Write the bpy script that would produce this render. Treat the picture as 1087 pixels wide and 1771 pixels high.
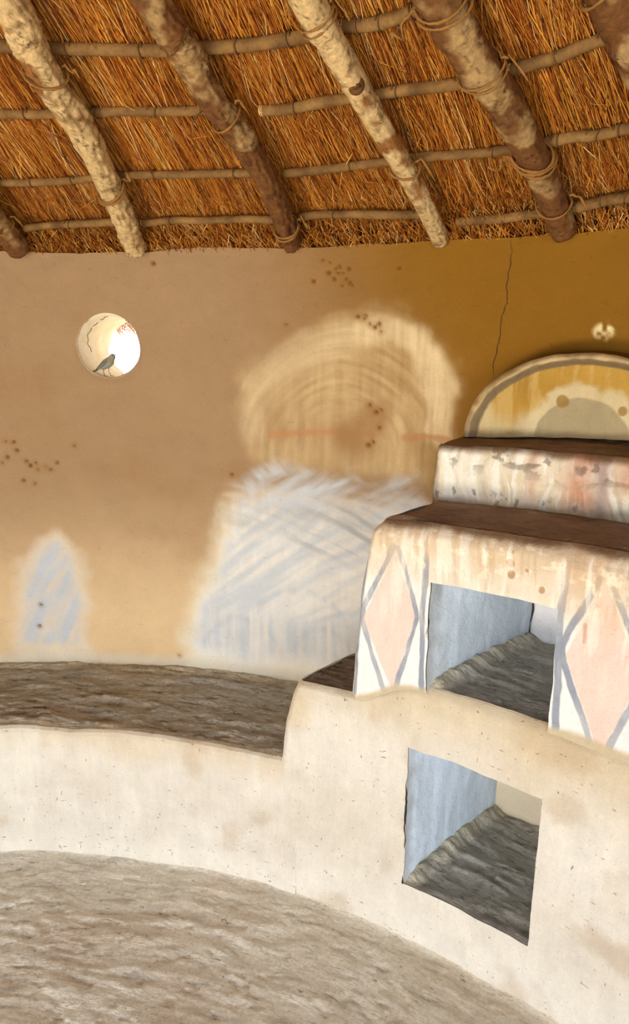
import bpy, bmesh, math, random
import numpy as np
from mathutils import Vector, Matrix

for o in list(bpy.data.objects):
    bpy.data.objects.remove(o)
SC = bpy.context.scene
COL = SC.collection
random.seed(4)
rng = np.random.default_rng(11)

# ------------------------------------------------------------------ camera, sky, daylight, exposure
EYE = 1.6
cam_d = bpy.data.cameras.new('camera')
cam = bpy.data.objects.new('camera', cam_d)
COL.objects.link(cam)
cam.location = (0, 0, EYE)
cam.rotation_euler = (math.radians(90 - 15.8), 0, 0)
cam_d.sensor_fit = 'HORIZONTAL'
cam_d.sensor_width = 36.0
cam_d.lens = 36.0 * 1180 / 1087
cam_d.clip_start = 0.02
SC.camera = cam

world = bpy.data.worlds.new('sky')
SC.world = world
world.use_nodes = True
wn = world.node_tree
bg = wn.nodes['Background']
bg.inputs['Color'].default_value = (0.88, 0.95, 1.0, 1)
bg.inputs['Strength'].default_value = 4.8

def area_light(name, loc, target, sx, sy, power, color, spread=180):
    l = bpy.data.lights.new(name, 'AREA')
    l.shape = 'RECTANGLE'; l.size = sx; l.size_y = sy
    l.energy = power; l.color = color
    l.spread = math.radians(spread)
    o = bpy.data.objects.new(name, l)
    COL.objects.link(o)
    o.location = loc
    o.rotation_euler = (Vector(target) - Vector(loc)).to_track_quat('-Z', 'Y').to_euler()
    return o
# daylight falling in through the open doorway behind the photographer, low and to the left
area_light('doorway_daylight', (-1.7, -2.0, 1.35), (0.0, 1.7, 0.0), 1.5, 1.2, 30, (0.96, 0.98, 1.0))
area_light('niche_fill', (1.0, -2.2, 1.35), (0.6, 1.5, 0.0), 1.3, 1.2, 24, (0.96, 0.98, 1.0))  # added fill lamp that brightens the niches; no doorway stands here
# bright sunlit ground in front of the doorway sends warm light up into the roof
area_light('doorstep_bounce', (-2.0, -1.2, 0.10), (-0.1, 1.5, 2.3), 1.4, 1.0, 54, (1.0, 0.88, 0.72), 95)

SC.view_settings.view_transform = 'Standard'
SC.view_settings.look = 'None'
SC.view_settings.exposure = -0.20
SC.view_settings.gamma = 1
SC.view_settings.use_curve_mapping = False

# ------------------------------------------------------------------ noise
_perm = rng.permutation(256)
_perm = np.concatenate([_perm, _perm, _perm])
_val = rng.random(256) * 2 - 1
def vnoise(x, y, z=0.0):
    x, y, z = np.broadcast_arrays(np.asarray(x, float), np.asarray(y, float), np.asarray(z, float))
    xi = np.floor(x).astype(int); yi = np.floor(y).astype(int); zi = np.floor(z).astype(int)
    fx = x - xi; fy = y - yi; fz = z - zi
    fx = fx*fx*(3-2*fx); fy = fy*fy*(3-2*fy); fz = fz*fz*(3-2*fz)
    def h(a, b, c):
        return _val[_perm[_perm[_perm[a & 255] + (b & 255)] + (c & 255)]]
    def l(a, b, t): return a + (b - a) * t
    return l(l(l(h(xi, yi, zi), h(xi+1, yi, zi), fx), l(h(xi, yi+1, zi), h(xi+1, yi+1, zi), fx), fy),
             l(l(h(xi, yi, zi+1), h(xi+1, yi, zi+1), fx), l(h(xi, yi+1, zi+1), h(xi+1, yi+1, zi+1), fx), fy), fz)
def fbm(x, y, z=0.0, n=4):
    s = 0; a = 1; t = 0
    for k in range(n):
        s = s + a * vnoise(x * 2**k + 17.3*k, y * 2**k + 5.1*k, z * 2**k + 9.7*k)
        t += a; a *= 0.5
    return s / t
def sst(a, b, x):
    t = np.clip((x - a) / (b - a), 0, 1)
    return t*t*(3-2*t)
def mixc(c1, c2, m):
    return c1 * (1 - m[..., None]) + np.asarray(c2) * m[..., None]
def lin(*rgb):
    c = np.array(rgb, float) / 255
    return np.where(c <= 0.04045, c / 12.92, ((c + 0.055) / 1.055) ** 2.4)
def L(*rgb):
    return tuple(lin(*rgb)) + (1.0,)

# ------------------------------------------------------------------ hut polar frame
CX, CY = -0.9, -0.5
R_WALL, R_FRONT, Z_WALL = 2.67, 2.265, 1.795
D2R = math.pi / 180
SLOPE = math.tan(30 * D2R)
def hut(th, r, z):
    t = np.asarray(th) * D2R
    return np.stack(np.broadcast_arrays(CX + r*np.sin(t), CY + r*np.cos(t), z), -1).astype(float)
def warp(P):
    """hand-formed mud: nothing is quite straight"""
    x, y, z = P[..., 0], P[..., 1], P[..., 2]
    d = np.stack([fbm(x*7, y*7, z*7 + 3*k, 3)*0.006 + fbm(x*30 + 9, y*30, z*30 + 5*k, 2)*0.0016 for k in range(3)], -1)
    return P + d

def tagged(o, label=None, cat=None, group=None, kind=None):
    if label: o['label'] = label
    if cat: o['category'] = cat
    if group: o['group'] = group
    if kind: o['kind'] = kind
    return o
def empty(name, loc=(0, 0, 0)):
    o = bpy.data.objects.new(name, None)
    COL.objects.link(o)
    o.location = loc; o.empty_display_size = 0.1
    return o
def mesh_obj(name, V, F, mat, parent=None, paint=None, uvw=None, smooth=True):
    V = np.asarray(V, float).reshape(-1, 3)
    me = bpy.data.meshes.new(name)
    if parent is not None:
        V = V - np.array(parent.location)
    F = np.asarray(F, int)
    k = F.shape[1]
    me.vertices.add(len(V)); me.vertices.foreach_set('co', V.ravel())
    me.loops.add(F.size); me.loops.foreach_set('vertex_index', F.ravel())
    me.polygons.add(len(F)); me.polygons.foreach_set('loop_start', np.arange(len(F)) * k)
    me.update(calc_edges=True); me.validate()
    me.polygons.foreach_set('use_smooth', np.full(len(me.polygons), smooth))
    if paint is not None:
        a = me.color_attributes.new('paint', 'FLOAT_COLOR', 'POINT')
        c = np.ones((len(V), 4)); c[:, :3] = np.asarray(paint).reshape(-1, 3)
        a.data.foreach_set('color', c.ravel())
    if uvw is not None:
        a = me.attributes.new('uvw', 'FLOAT_VECTOR', 'POINT')
        a.data.foreach_set('vector', np.asarray(uvw, float).ravel())
    me.materials.append(mat)
    o = bpy.data.objects.new(name, me)
    COL.objects.link(o)
    if parent is not None: o.parent = parent
    return o
def gridfaces(nu, nv, keep=None, flip=False):
    i, j = np.meshgrid(np.arange(nu-1), np.arange(nv-1), indexing='ij')
    a = i*nv + j
    F = np.stack([a, a+nv, a+nv+1, a+1], -1)
    if flip: F = F[..., ::-1]
    if keep is not None: F = F[keep]
    return F.reshape(-1, 4)
def surf(name, us, vs, fn, mat, parent=None, paint=None, flip=False, keep=None, push=None, dowarp=True, edit=None):
    """fn(U,V) -> theta, r, z ; push(th,r,z) -> (d_r, d_z)"""
    U, V = np.meshgrid(us, vs, indexing='ij')
    th, r, z = np.broadcast_arrays(*fn(U, V))
    th = th.astype(float); r = r.astype(float); z = z.astype(float)
    if edit is not None: th, r, z = edit(th, r, z)
    uvw = np.stack([th*D2R*2.4, r, z], -1)
    col = paint(th, r, z) if paint is not None else None
    r2, z2 = r, z
    if push is not None:
        dr, dz = push(th, r, z); r2 = r + dr; z2 = z + dz
    P = hut(th, r2, z2)
    if dowarp: P = warp(P)
    k = keep(th, r, z) if keep is not None else None
    return mesh_obj(name, P, gridfaces(len(us), len(vs), k, flip), mat, parent, col, uvw)
def lsp(*stops):
    """lsp(a, n, b, m, c ...) piecewise linspace"""
    out = [stops[0]]
    for k in range(1, len(stops), 2):
        out += list(np.linspace(out[-1], stops[k+1], stops[k] + 1)[1:])
    return np.array(out)

def poly_sd(x, y, pts):
    """signed distance, negative inside"""
    pts = np.asarray(pts, float)
    d = np.full(x.shape, 1e9); ins = np.zeros(x.shape, bool)
    n = len(pts)
    for i in range(n):
        ax, ay = pts[i]; bx, by = pts[(i+1) % n]
        ex, ey = bx-ax, by-ay
        t = np.clip(((x-ax)*ex + (y-ay)*ey) / max(ex*ex+ey*ey, 1e-12), 0, 1)
        d = np.minimum(d, np.hypot(x-ax-t*ex, y-ay-t*ey))
        c = (ay > y) != (by > y)
        if abs(ey) > 1e-12:
            ins ^= c & (x < ex*(y-ay)/ey + ax)
    return np.where(ins, -d, d)
def line_d(x, y, pts):
    pts = np.asarray(pts, float); d = np.full(x.shape, 1e9)
    for (ax, ay), (bx, by) in zip(pts[:-1], pts[1:]):
        ex, ey = bx-ax, by-ay
        t = np.clip(((x-ax)*ex + (y-ay)*ey) / max(ex*ex+ey*ey, 1e-12), 0, 1)
        d = np.minimum(d, np.hypot(x-ax-t*ex, y-ay-t*ey))
    return d
def SZ(pts, R):
    """(theta, z) control points -> metres along the wall, height"""
    return [(t*D2R*R, z) for t, z in pts]

# ------------------------------------------------------------------ materials
def new_mat(name):
    m = bpy.data.materials.new(name); m.use_nodes = True
    nt = m.node_tree
    return m, nt, nt.nodes['Principled BSDF']
def N(nt, kind, **kw):
    n = nt.nodes.new(kind)
    for k, v in kw.items():
        if k in n.inputs: n.inputs[k].default_value = v
        else: setattr(n, k, v)
    return n
def noise_node(nt, vec, scale, detail=4, rough=0.6, mapping=None):
    if mapping is not None:
        mp = N(nt, 'ShaderNodeMapping'); mp.inputs['Scale'].default_value = mapping
        nt.links.new(vec, mp.inputs['Vector']); vec = mp.outputs['Vector']
    n = N(nt, 'ShaderNodeTexNoise', Scale=scale, Detail=detail, Roughness=rough)
    nt.links.new(vec, n.inputs['Vector'])
    return n.outputs['Fac']
def ramp(nt, fac, stops):
    r = N(nt, 'ShaderNodeValToRGB')
    e = r.color_ramp.elements
    while len(e) < len(stops): e.new(0.5)
    for el, (p, c) in zip(e, stops): el.position = p; el.color = c if len(c) == 4 else (*c, 1)
    nt.links.new(fac, r.inputs['Fac'])
    return r.outputs['Color']
def mult(nt, a, b, fac=1.0, mode='MULTIPLY'):
    m = N(nt, 'ShaderNodeMix', data_type='RGBA', blend_type=mode)
    m.inputs[0].default_value = fac
    nt.links.new(a, m.inputs[6]); nt.links.new(b, m.inputs[7])
    return m.outputs[2]
def bump(nt, h, strength, dist, prev=None):
    b = N(nt, 'ShaderNodeBump', Strength=strength, Distance=dist)
    nt.links.new(h, b.inputs['Height'])
    if prev is not None: nt.links.new(prev, b.inputs['Normal'])
    return b.outputs['Normal']
G = lambda v: (v, v, v, 1)

def plaster(name, b_fine=0.25, b_mid=0.35, var=0.10, flecks=0.0, streak=0.0):
    m, nt, p = new_mat(name)
    at = N(nt, 'ShaderNodeAttribute', attribute_name='paint')
    uv = N(nt, 'ShaderNodeAttribute', attribute_name='uvw')
    vec = uv.outputs['Vector']
    c = at.outputs['Color']
    c = mult(nt, c, ramp(nt, noise_node(nt, vec, 14, 6, 0.65), [(0.3, G(1-var)), (0.7, G(1+var*0.4))]))
    c = mult(nt, c, ramp(nt, noise_node(nt, vec, 240, 3, 0.6), [(0.3, G(0.93)), (0.7, G(1.03))]))
    if streak:
        c = mult(nt, c, ramp(nt, noise_node(nt, vec, 1, 5, 0.7, (70, 70, 9)), [(0.35, G(1-streak)), (0.6, G(1.0))]))
    if flecks:
        f = noise_node(nt, vec, 1, 2, 0.5, (45, 90, 120))
        c = mult(nt, c, ramp(nt, f, [(0.0, G(1)), (0.69, G(1)), (0.74, L(150, 125, 95))]), flecks)
        f = noise_node(nt, vec, 1, 2, 0.5, (110, 90, 40))
        c = mult(nt, c, ramp(nt, f, [(0.0, G(1)), (0.71, G(1)), (0.75, L(140, 112, 80))]), flecks)
    nt.links.new(c, p.inputs['Base Color'])
    p.inputs['Roughness'].default_value = 0.92
    p.inputs['Specular IOR Level'].default_value = 0.15
    n = bump(nt, noise_node(nt, vec, 22, 5, 0.6), b_mid, 0.012)
    n = bump(nt, noise_node(nt, vec, 190, 4, 0.6), b_fine, 0.004, n)
    nt.links.new(n, p.inputs['Normal'])
    return m

def dung(name, dark, mid, light, stretch=(5, 26, 26), strength=0.9, gloss=0.75):
    m, nt, p = new_mat(name)
    uv = N(nt, 'ShaderNodeAttribute', attribute_name='uvw')
    vec = uv.outputs['Vector']
    wn_ = N(nt, 'ShaderNodeTexNoise', Scale=3.5, Detail=3)
    nt.links.new(vec, wn_.inputs['Vector'])
    add = N(nt, 'ShaderNodeMix', data_type='RGBA', blend_type='ADD'); add.inputs[0].default_value = 0.025
    nt.links.new(vec, add.inputs[6]); nt.links.new(wn_.outputs['Color'], add.inputs[7])
    v2 = add.outputs[2]
    layers = noise_node(nt, v2, 1, 7, 0.68, stretch)
    broad = noise_node(nt, vec, 5, 5, 0.6)
    fine = noise_node(nt, vec, 90, 5, 0.7)
    c = ramp(nt, broad, [(0.3, mid), (0.5, light), (0.72, mid)])
    c = mult(nt, c, ramp(nt, layers, [(0.32, G(0.74)), (0.45, G(0.96)), (0.7, G(1.06))]))
    c = mult(nt, c, ramp(nt, fine, [(0.3, G(0.8)), (0.65, G(1.06))]))
    crack = noise_node(nt, v2, 1, 4, 0.6, (stretch[0]*2.2, stretch[1]*1.7, stretch[2]*1.7))
    c = mult(nt, c, ramp(nt, crack, [(0.0, G(0.3)), (0.30, G(0.45)), (0.35, G(1.0))]))
    at = N(nt, 'ShaderNodeAttribute', attribute_name='paint')
    c = mult(nt, c, at.outputs['Color'])
    nt.links.new(c, p.inputs['Base Color'])
    p.inputs['Roughness'].default_value = gloss
    p.inputs['Specular IOR Level'].default_value = 0.3
    # terraced height so that the smears read as overlapping flakes
    tr = ramp(nt, layers, [(0.30, G(0)), (0.40, G(0.25)), (0.415, G(0.5)), (0.52, G(0.6)), (0.535, G(0.85)), (0.7, G(1))])
    n = bump(nt, tr, strength, 0.012)
    n = bump(nt, crack, strength*0.7, 0.010, n)
    n = bump(nt, fine, strength*0.8, 0.007, n)
    nt.links.new(n, p.inputs['Normal'])
    return m

def painted(name, rough=0.8, b=0.2, nscale=60, var=0.15, spec=0.2):
    m, nt, p = new_mat(name)
    at = N(nt, 'ShaderNodeAttribute', attribute_name='paint')
    tc = N(nt, 'ShaderNodeTexCoord')
    f = noise_node(nt, tc.outputs['Object'], nscale, 5, 0.65)
    c = mult(nt, at.outputs['Color'], ramp(nt, f, [(0.3, G(1-var)), (0.7, G(1+var*0.5))]))
    nt.links.new(c, p.inputs['Base Color'])
    p.inputs['Roughness'].default_value = rough
    p.inputs['Specular IOR Level'].default_value = spec
    nt.links.new(bump(nt, f, b, 0.004), p.inputs['Normal'])
    return m

M_WALL = plaster('clay_wall_plaster', 0.22, 0.22, 0.07, 0.15)
M_CREAM = plaster('cream_mud_plaster', 0.3, 0.4, 0.10, 0.7, 0.05)
M_LIME = plaster('limewash_paint', 0.35, 0.5, 0.06, 0.15, 0.06)
M_FLOOR = dung('smeared_floor', L(150, 138, 118), L(240, 230, 210), L(250, 243, 228), (11, 52, 52), 0.6)
M_SEAT = dung('smeared_bench_top', L(100, 92, 76), L(200, 191, 170), L(214, 205, 186), (11, 56, 56), 1.0)
M_DARK = dung('dark_dung_smear', L(70, 66, 58), L(178, 172, 158), L(200, 193, 178), (13, 60, 60), 1.0)  # bench-top dung with a darker base, partly painting in the niche shade
M_BROWN = dung('brown_shelf_earth', L(60, 42, 30), L(128, 102, 80), L(164, 136, 112), (9, 60, 60), 0.7)
M_STRAW = painted('thatch_straw', 0.55, 0.0, 300, 0.1, 0.35)
M_BARK = painted('rafter_bark', 0.85, 0.7, 90, 0.35)
M_POLE = painted('batten_bark', 0.8, 0.4, 120, 0.25)
M_ROPE = painted('bark_twine', 0.85, 0.3, 200, 0.3)
M_BIRD = painted('feathers', 0.8, 0.1, 200, 0.12)

def flat_mat(name, col, rough=0.95):
    m, nt, p = new_mat(name)
    tc = N(nt, 'ShaderNodeTexCoord')
    f = noise_node(nt, tc.outputs['Object'], 30, 4, 0.6)
    c = ramp(nt, f, [(0.3, tuple(x*0.75 for x in col[:3])), (0.7, tuple(min(1, x*1.15) for x in col[:3]))])
    nt.links.new(c, p.inputs['Base Color'])
    p.inputs['Roughness'].default_value = rough
    return m
M_BACK = flat_mat('packed_thatch_backing', L(66, 38, 14))
M_EARTH = flat_mat('sunlit_ground', L(222, 202, 170))
M_CRACK = flat_mat('crack_shadowed_clay', L(50, 34, 20))
M_LEAF = flat_mat('bush_leaf', L(90, 120, 60))

# ================================================================== THE SETTING
# ---- wall, with the round vent hole
WIN_TH, WIN_Z, WIN_R = 5.77, 1.521, 0.0975
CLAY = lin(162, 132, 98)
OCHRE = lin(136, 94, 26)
LIMEW = lin(232, 229, 222)
BLUEG = lin(200, 204, 208)
POLY_WASH_TOP = [(14.17, 1.278), (14.55, 1.418), (15.70, 1.487), (18.81, 1.538), (21.06, 1.599), (23.23, 1.628), (25.36, 1.617), (27.13, 1.570), (28.18, 1.484), (28.58, 1.378), (28.56, 1.284), (27.43, 1.214), (27.21, 1.147), (23.47, 1.146), (18.76, 1.164), (15.13, 1.190)]
POLY_WASH_LOW = [(13.60, 1.056), (14.71, 1.170), (16.77, 1.212), (20.35, 1.204), (23.45, 1.198), (27.31, 1.230), (28.04, 1.050), (25.59, 0.854), (25.11, 0.398), (17.78, 0.386), (9.68, 0.390), (9.82, 0.512), (10.71, 0.708), (12.21, 0.916)]
POLY_LEFT = [(-3.30, 0.495), (-2.78, 0.669), (-1.75, 0.815), (-0.32, 0.897), (1.18, 0.917), (2.53, 0.857), (2.79, 0.669), (2.54, 0.471), (1.96, 0.357), (-3.30, 0.359)]
PITS = [(20.66, 1.753), (20.96, 1.737), (21.21, 1.743), (21.47, 1.725), (21.69, 1.710), (21.94, 1.699), (21.40, 1.692), (20.89, 1.710), (20.52, 1.726), (21.14, 1.725), (21.82, 1.736), (22.09, 1.691), (20.16, 1.762), (19.57, 1.705), (-1.92, 1.224), (-1.38, 1.221), (-1.98, 1.172), (-2.35, 1.153), (-0.70, 1.158), (-0.46, 1.143), (-0.04, 1.152), (1.42, 1.153), (0.58, 1.141), (0.92, 1.129), (-1.21, 1.194), (0.07, 1.129), (23.36, 1.365), (23.74, 1.346), (24.04, 1.354), (23.96, 1.301), (23.27, 1.248), (23.60, 1.258), (22.52, 1.606), (22.88, 1.599), (23.25, 1.587), (23.54, 1.578), (23.98, 1.566), (23.02, 1.609), (23.82, 1.587), (2.76, 1.210), (13.86, 1.131), (9.17, 1.763), (-0.28, 1.083), (-1.06, 1.095), (9.34, 0.480), (-0.79, 0.657), (-1.15, 0.577), (17.83, 1.587), (24.92, 1.732)]
PIT_R = [0.0028 + 0.0032*((k*37) % 11)/10 for k in range(len(PITS))]
ARC_C = [(21.52, 1.208)]
ARCH_R = [(23.26, 1.564), (24.87, 1.572), (26.29, 1.542), (27.30, 1.468), (27.68, 1.376), (27.58, 1.304)]
ARCH_L = [(15.27, 1.280), (15.65, 1.385), (17.06, 1.471), (19.19, 1.514), (21.81, 1.540)]
ARCHES = [([(14.26, 0.470)][0], 0.17), ([(18.68, 0.522)][0], 0.24), ([(20.41, 0.516)][0], 0.12)]
WHITE_SPOT = [(36.21, 1.569)][0]
BAND = [(16.78, 1.262), (19.17, 1.274), (21.50, 1.284), (23.41, 1.279)]
BAND2 = [(25.63, 1.276), (26.89, 1.287), (28.32, 1.280)]
BROWNP = [(23.75, 1.330)][0]
BROWNQ = [(22.27, 1.262)][0]
def stroke(s, z, ang, fine, coarse, seed):
    c, n = math.cos(ang), math.sin(ang)
    a = s*c + z*n; b = -s*n + z*c
    b = b + fbm(a*3, b*3, seed, 2)*0.03
    return fbm(a*coarse, b*fine, seed, 4)
def wall_paint(th, r, z):
    s = th*D2R*R_WALL
    nz = fbm(s*6, z*6, 1.0, 4)
    big = fbm(s*1.6, z*1.6, 4.0, 3)
    # clay: greyer-brown left; ochre wash right and high, warm roof bounce painted in
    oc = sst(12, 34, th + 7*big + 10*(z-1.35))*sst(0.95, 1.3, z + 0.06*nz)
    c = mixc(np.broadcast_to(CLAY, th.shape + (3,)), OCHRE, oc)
    c = mixc(c, lin(222, 192, 150), sst(1.15, 0.60, z + 0.1*big)*0.92)  # clay paler towards the base, partly painted-in light falloff
    c = mixc(c, lin(150, 112, 70), sst(0.15, 0.6, fbm(s*4, z*7, 8.0, 4))*0.25)
    warpd = fbm(s*9, z*9, 2.0, 3)*0.036 + fbm(s*30, z*26, 12.0, 4)*0.016
    # upper cream-tan wash
    S = lambda p: SZ(p, R_WALL)
    d = poly_sd(s, z, S(POLY_WASH_TOP)) + warpd
    arc_c = S(ARC_C)[0]
    rr = np.hypot(s-arc_c[0], (z-arc_c[1])*1.05) + fbm(s*5, z*5, 31.0, 2)*0.02; aa = np.arctan2(z-arc_c[1], s-arc_c[0])
    arcs = fbm(np.cos(aa)*2.2, rr*75, 3.0 + np.sin(aa)*2.2, 5)
    vert = fbm(s*85, z*7, 5.0, 4)
    streak = fbm(s*120, z*11, 15.0, 3)
    m = sst(0.035, -0.035, d)*np.clip(0.50 + 0.34*arcs*sst(0.05, 0.22, rr) + 0.25*vert + 0.45*fbm(s*7, z*7, 61.0, 4), 0, 1)
    c = mixc(c, lin(210, 182, 134), m*0.9)
    dr = line_d(s, z, S(ARCH_R)) + warpd*0.6
    c = mixc(c, lin(228, 204, 160), sst(0.062, 0.022, dr)*np.clip(0.78 + 0.5*vert + 0.3*streak, 0, 1)*0.85)
    dl = line_d(s, z, S(ARCH_L)) + warpd*0.6
    c = mixc(c, lin(218, 196, 156), sst(0.065, 0.01, dl)*np.clip(0.6 + 0.4*arcs, 0, 1)*0.6)
    # lower lime wash
    d2 = poly_sd(s, z, S(POLY_WASH_LOW)) + warpd
    low = sst(0.04, -0.035, d2)*sst(1.14, 1.00, z + 0.03*nz + 0.03*stroke(s, z, -0.1, 60, 4, 83.0))
    c = mixc(c, mixc(np.broadcast_to(lin(226, 212, 184), c.shape), LIMEW, sst(0.0, -0.08, d2)), low*np.clip(0.9 + 0.16*vert, 0, 1))
    st1 = stroke(s, z, -0.75, 52, 6, 6.0); st2_ = stroke(s, z, 0.6, 52, 6, 26.0)
    pick = sst(-0.15, 0.15, fbm(s*5, z*5, 44.0, 2))
    diag = st1*(1-pick) + st2_*pick
    up = fbm(s*60, z*5, 7.0, 5)
    bz = sst(0.72, 0.62, z)*np.clip(up*0.9 + 0.62, 0, 1) + sst(0.62, 0.72, z)*np.clip(diag*1.3 + 0.55, 0, 1)
    body = sst(-0.015, -0.08, d2)*sst(0.47, 0.54, z + 0.04*nz)
    c = mixc(c, BLUEG, body*bz*0.95)
    for ac_, rad_ in ARCHES:
        q = S([ac_])[0]
        ar = np.hypot((s-q[0])*1.2, z-q[1]) + 0.012*nz
        c = mixc(c, lin(184, 191, 202), sst(0.022, 0.0, np.abs(ar-rad_))*body*0.45*np.clip(0.6+up*1.6, 0, 1))
    gb = sst(1.10, 1.02, z)*sst(0.84, 0.96, z)*sst(0.01, -0.05, d2)*sst(16.5, 20, th)
    c = mixc(c, lin(178, 174, 168), sst(0.07, 0.0, np.abs(z-0.99+0.04*nz))*low*np.clip(0.5+1.3*stroke(s, z, -0.2, 45, 4, 13.0), 0, 1)*0.6)
    c = mixc(c, lin(168, 168, 168), gb*np.clip(0.35+1.9*stroke(s, z, -0.35, 60, 5, 2.0), 0, 1)*0.8)
    c = mixc(c, lin(226, 206, 168), sst(0.02, 0.0, np.abs(z-1.075+0.02*nz))*low*np.clip(0.5+1.5*stroke(s, z, 0.0, 70, 4, 52.0), 0, 1)*0.8)
    # left arch smudge
    d3 = poly_sd(s, z, SZ(POLY_LEFT, R_WALL)) + warpd*0.8
    c = mixc(c, lin(220, 208, 188), sst(0.03, -0.03, d3)*0.75)
    c = mixc(c, lin(188, 194, 202), sst(-0.01, -0.06, d3)*sst(0.49, 0.53, z)*np.clip(0.75+0.9*stroke(s, z, 1.0, 60, 8, 9.0), 0, 1))
    # white skirting line just above the bench
    c = mixc(c, lin(232, 222, 200), sst(0.50, 0.455, z + 0.03*nz)*0.7)
    # rusty bands and scrubbed clay patches
    for bd in (BAND, BAND2):
        c = mixc(c, lin(184, 130, 86), sst(0.016, 0.004, line_d(s, z, SZ(bd, R_WALL)) + 0.25*warpd)*0.7)
    for (pt, rad) in ((BROWNP, 0.075), (BROWNQ, 0.085)):
        q = SZ([pt], R_WALL)[0]
        c = mixc(c, lin(156, 118, 76), sst(rad, rad*0.3, np.hypot(s-q[0], z-q[1]) + warpd)*0.85)
    q = SZ([WHITE_SPOT], R_WALL)[0]
    c = mixc(c, lin(235, 215, 160), sst(0.026, 0.012, np.hypot(s-q[0], z-q[1]) + warpd*0.5)*np.clip(0.6 + fbm(s*90, z*90, 0, 2)*2, 0, 1))
    # pits: dents, with the shade inside the holes painted dark
    for (t, zz), pr in zip(PITS, PIT_R):
        dd = np.hypot(s-t*D2R*R_WALL, z-zz)
        c = mixc(c, lin(78, 50, 24), sst(pr*1.4, pr*0.6, dd)*0.85)
        c = mixc(c, lin(150, 104, 50), sst(0.02, 0.004, dd)*0.35)
    return c
def wall_push(th, r, z):
    s = th*D2R*R_WALL
    d = fbm(s*2.3, z*2.3, 12.0, 3)*0.006
    for (t, zz), pr in zip(PITS, PIT_R):
        d = d + sst(pr*1.5, pr*0.3, np.hypot(s-t*D2R*R_WALL, z-zz))*0.009
    # plaster lip swelling out round the vent
    dw = np.hypot(s - WIN_TH*D2R*R_WALL, z - WIN_Z)
    d = d + 0.004*sst(0.12, 0.0975, dw)
    # broken top edge
    return d, 0.010*fbm(s*5, 3.0, 0, 3)*sst(1.70, 1.80, z)
def win_edit(th, r, z):
    s = (th-WIN_TH)*D2R*R_WALL; dz = z-WIN_Z
    rho = np.hypot(s, dz); 
    t = np.where(rho < 1e-6, 1, rho)
    near = np.abs(rho-WIN_R) < 0.0030
    k = np.where(near, WIN_R/t, 1.0)
    return WIN_TH + s*k/(D2R*R_WALL), r, WIN_Z + dz*k
def win_keep(th, r, z):
    s = (th-WIN_TH)*D2R*R_WALL; dz = z-WIN_Z
    rho = np.hypot(s, dz)
    cm = (rho[:-1, :-1] + rho[1:, :-1] + rho[:-1, 1:] + rho[1:, 1:])/4
    return cm > WIN_R - 0.0002
us = lsp(-100, 50, -6, 420, 42, 12, 50, 40, 100)
vs = lsp(-0.05, 12, 0.40, 300, Z_WALL)
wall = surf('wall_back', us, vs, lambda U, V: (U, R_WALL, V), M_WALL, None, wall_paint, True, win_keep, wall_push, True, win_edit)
tagged(wall, kind='structure')
wall['label'] = 'curved mud wall with brown clay and faded whitewash'
# wall top ledge and the outer face
surf('wall_coping', lsp(-100, 250, 100), lsp(0, 6, 1), lambda U, V: (U, R_WALL + V*0.21, Z_WALL+0*U), M_WALL, wall,
     lambda th, r, z: np.broadcast_to(CLAY*0.8, th.shape+(3,)), True, None, lambda th, r, z: (0, 0.010*fbm(th*D2R*R_WALL*5, 3.0, 0, 3)))
OUT_TH, OUT_Z = WIN_TH + 0.25, WIN_Z - 0.022
def out_edit(th, r, z):
    s = (th-OUT_TH)*D2R*R_WALL; dz = z-OUT_Z
    rho = np.hypot(s, dz); t = np.where(rho < 1e-6, 1, rho)
    k = np.where(np.abs(rho-WIN_R) < 0.0022, WIN_R/t, 1.0)
    return OUT_TH + s*k/(D2R*R_WALL), r, OUT_Z + dz*k
def out_keep(th, r, z):
    rho = np.hypot((th-OUT_TH)*D2R*R_WALL, z-OUT_Z)
    return (rho[:-1, :-1] + rho[1:, :-1] + rho[:-1, 1:] + rho[1:, 1:])/4 > WIN_R - 0.0002
surf('outer_face', lsp(-100, 60, 2, 120, 9.5, 80, 100), lsp(-0.05, 40, 1.38, 90, 1.66, 6, Z_WALL), lambda U, V: (U, R_WALL+0.21, V), M_WALL, wall,
     lambda th, r, z: np.broadcast_to(CLAY, th.shape+(3,)), False, out_keep, None, False, out_edit)

# ---- window_1: the round vent tunnel
win = empty('window_1', tuple(hut(WIN_TH, R_WALL, WIN_Z-WIN_R)))
tagged(win, 'round vent hole through the mud wall with cream plastered sides', None, None, 'structure')
def tunnel(U, V):
    a = U*2*math.pi
    flare = 0.008*np.exp(-V*24)
    rad = WIN_R - 0.004 + flare + 0.003*fbm(np.cos(a)*3, np.sin(a)*3, V*3, 2)*sst(0.02, 0.2, V)
    ds = np.cos(a)*rad; dz = np.sin(a)*rad
    return WIN_TH + 0.25*V + ds/(D2R*R_WALL), R_WALL + 0.003 + V*0.215, WIN_Z - 0.022*V + dz
surf('plastered_reveal', np.linspace(0, 1, 97), np.linspace(0, 1, 30), tunnel, M_LIME, win,
     lambda th, r, z: mixc(np.broadcast_to(lin(250, 234, 204), th.shape+(3,)), lin(255, 246, 228), np.clip(0.5+fbm(th*2, z*30, r*60, 3), 0, 1)), False)

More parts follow.
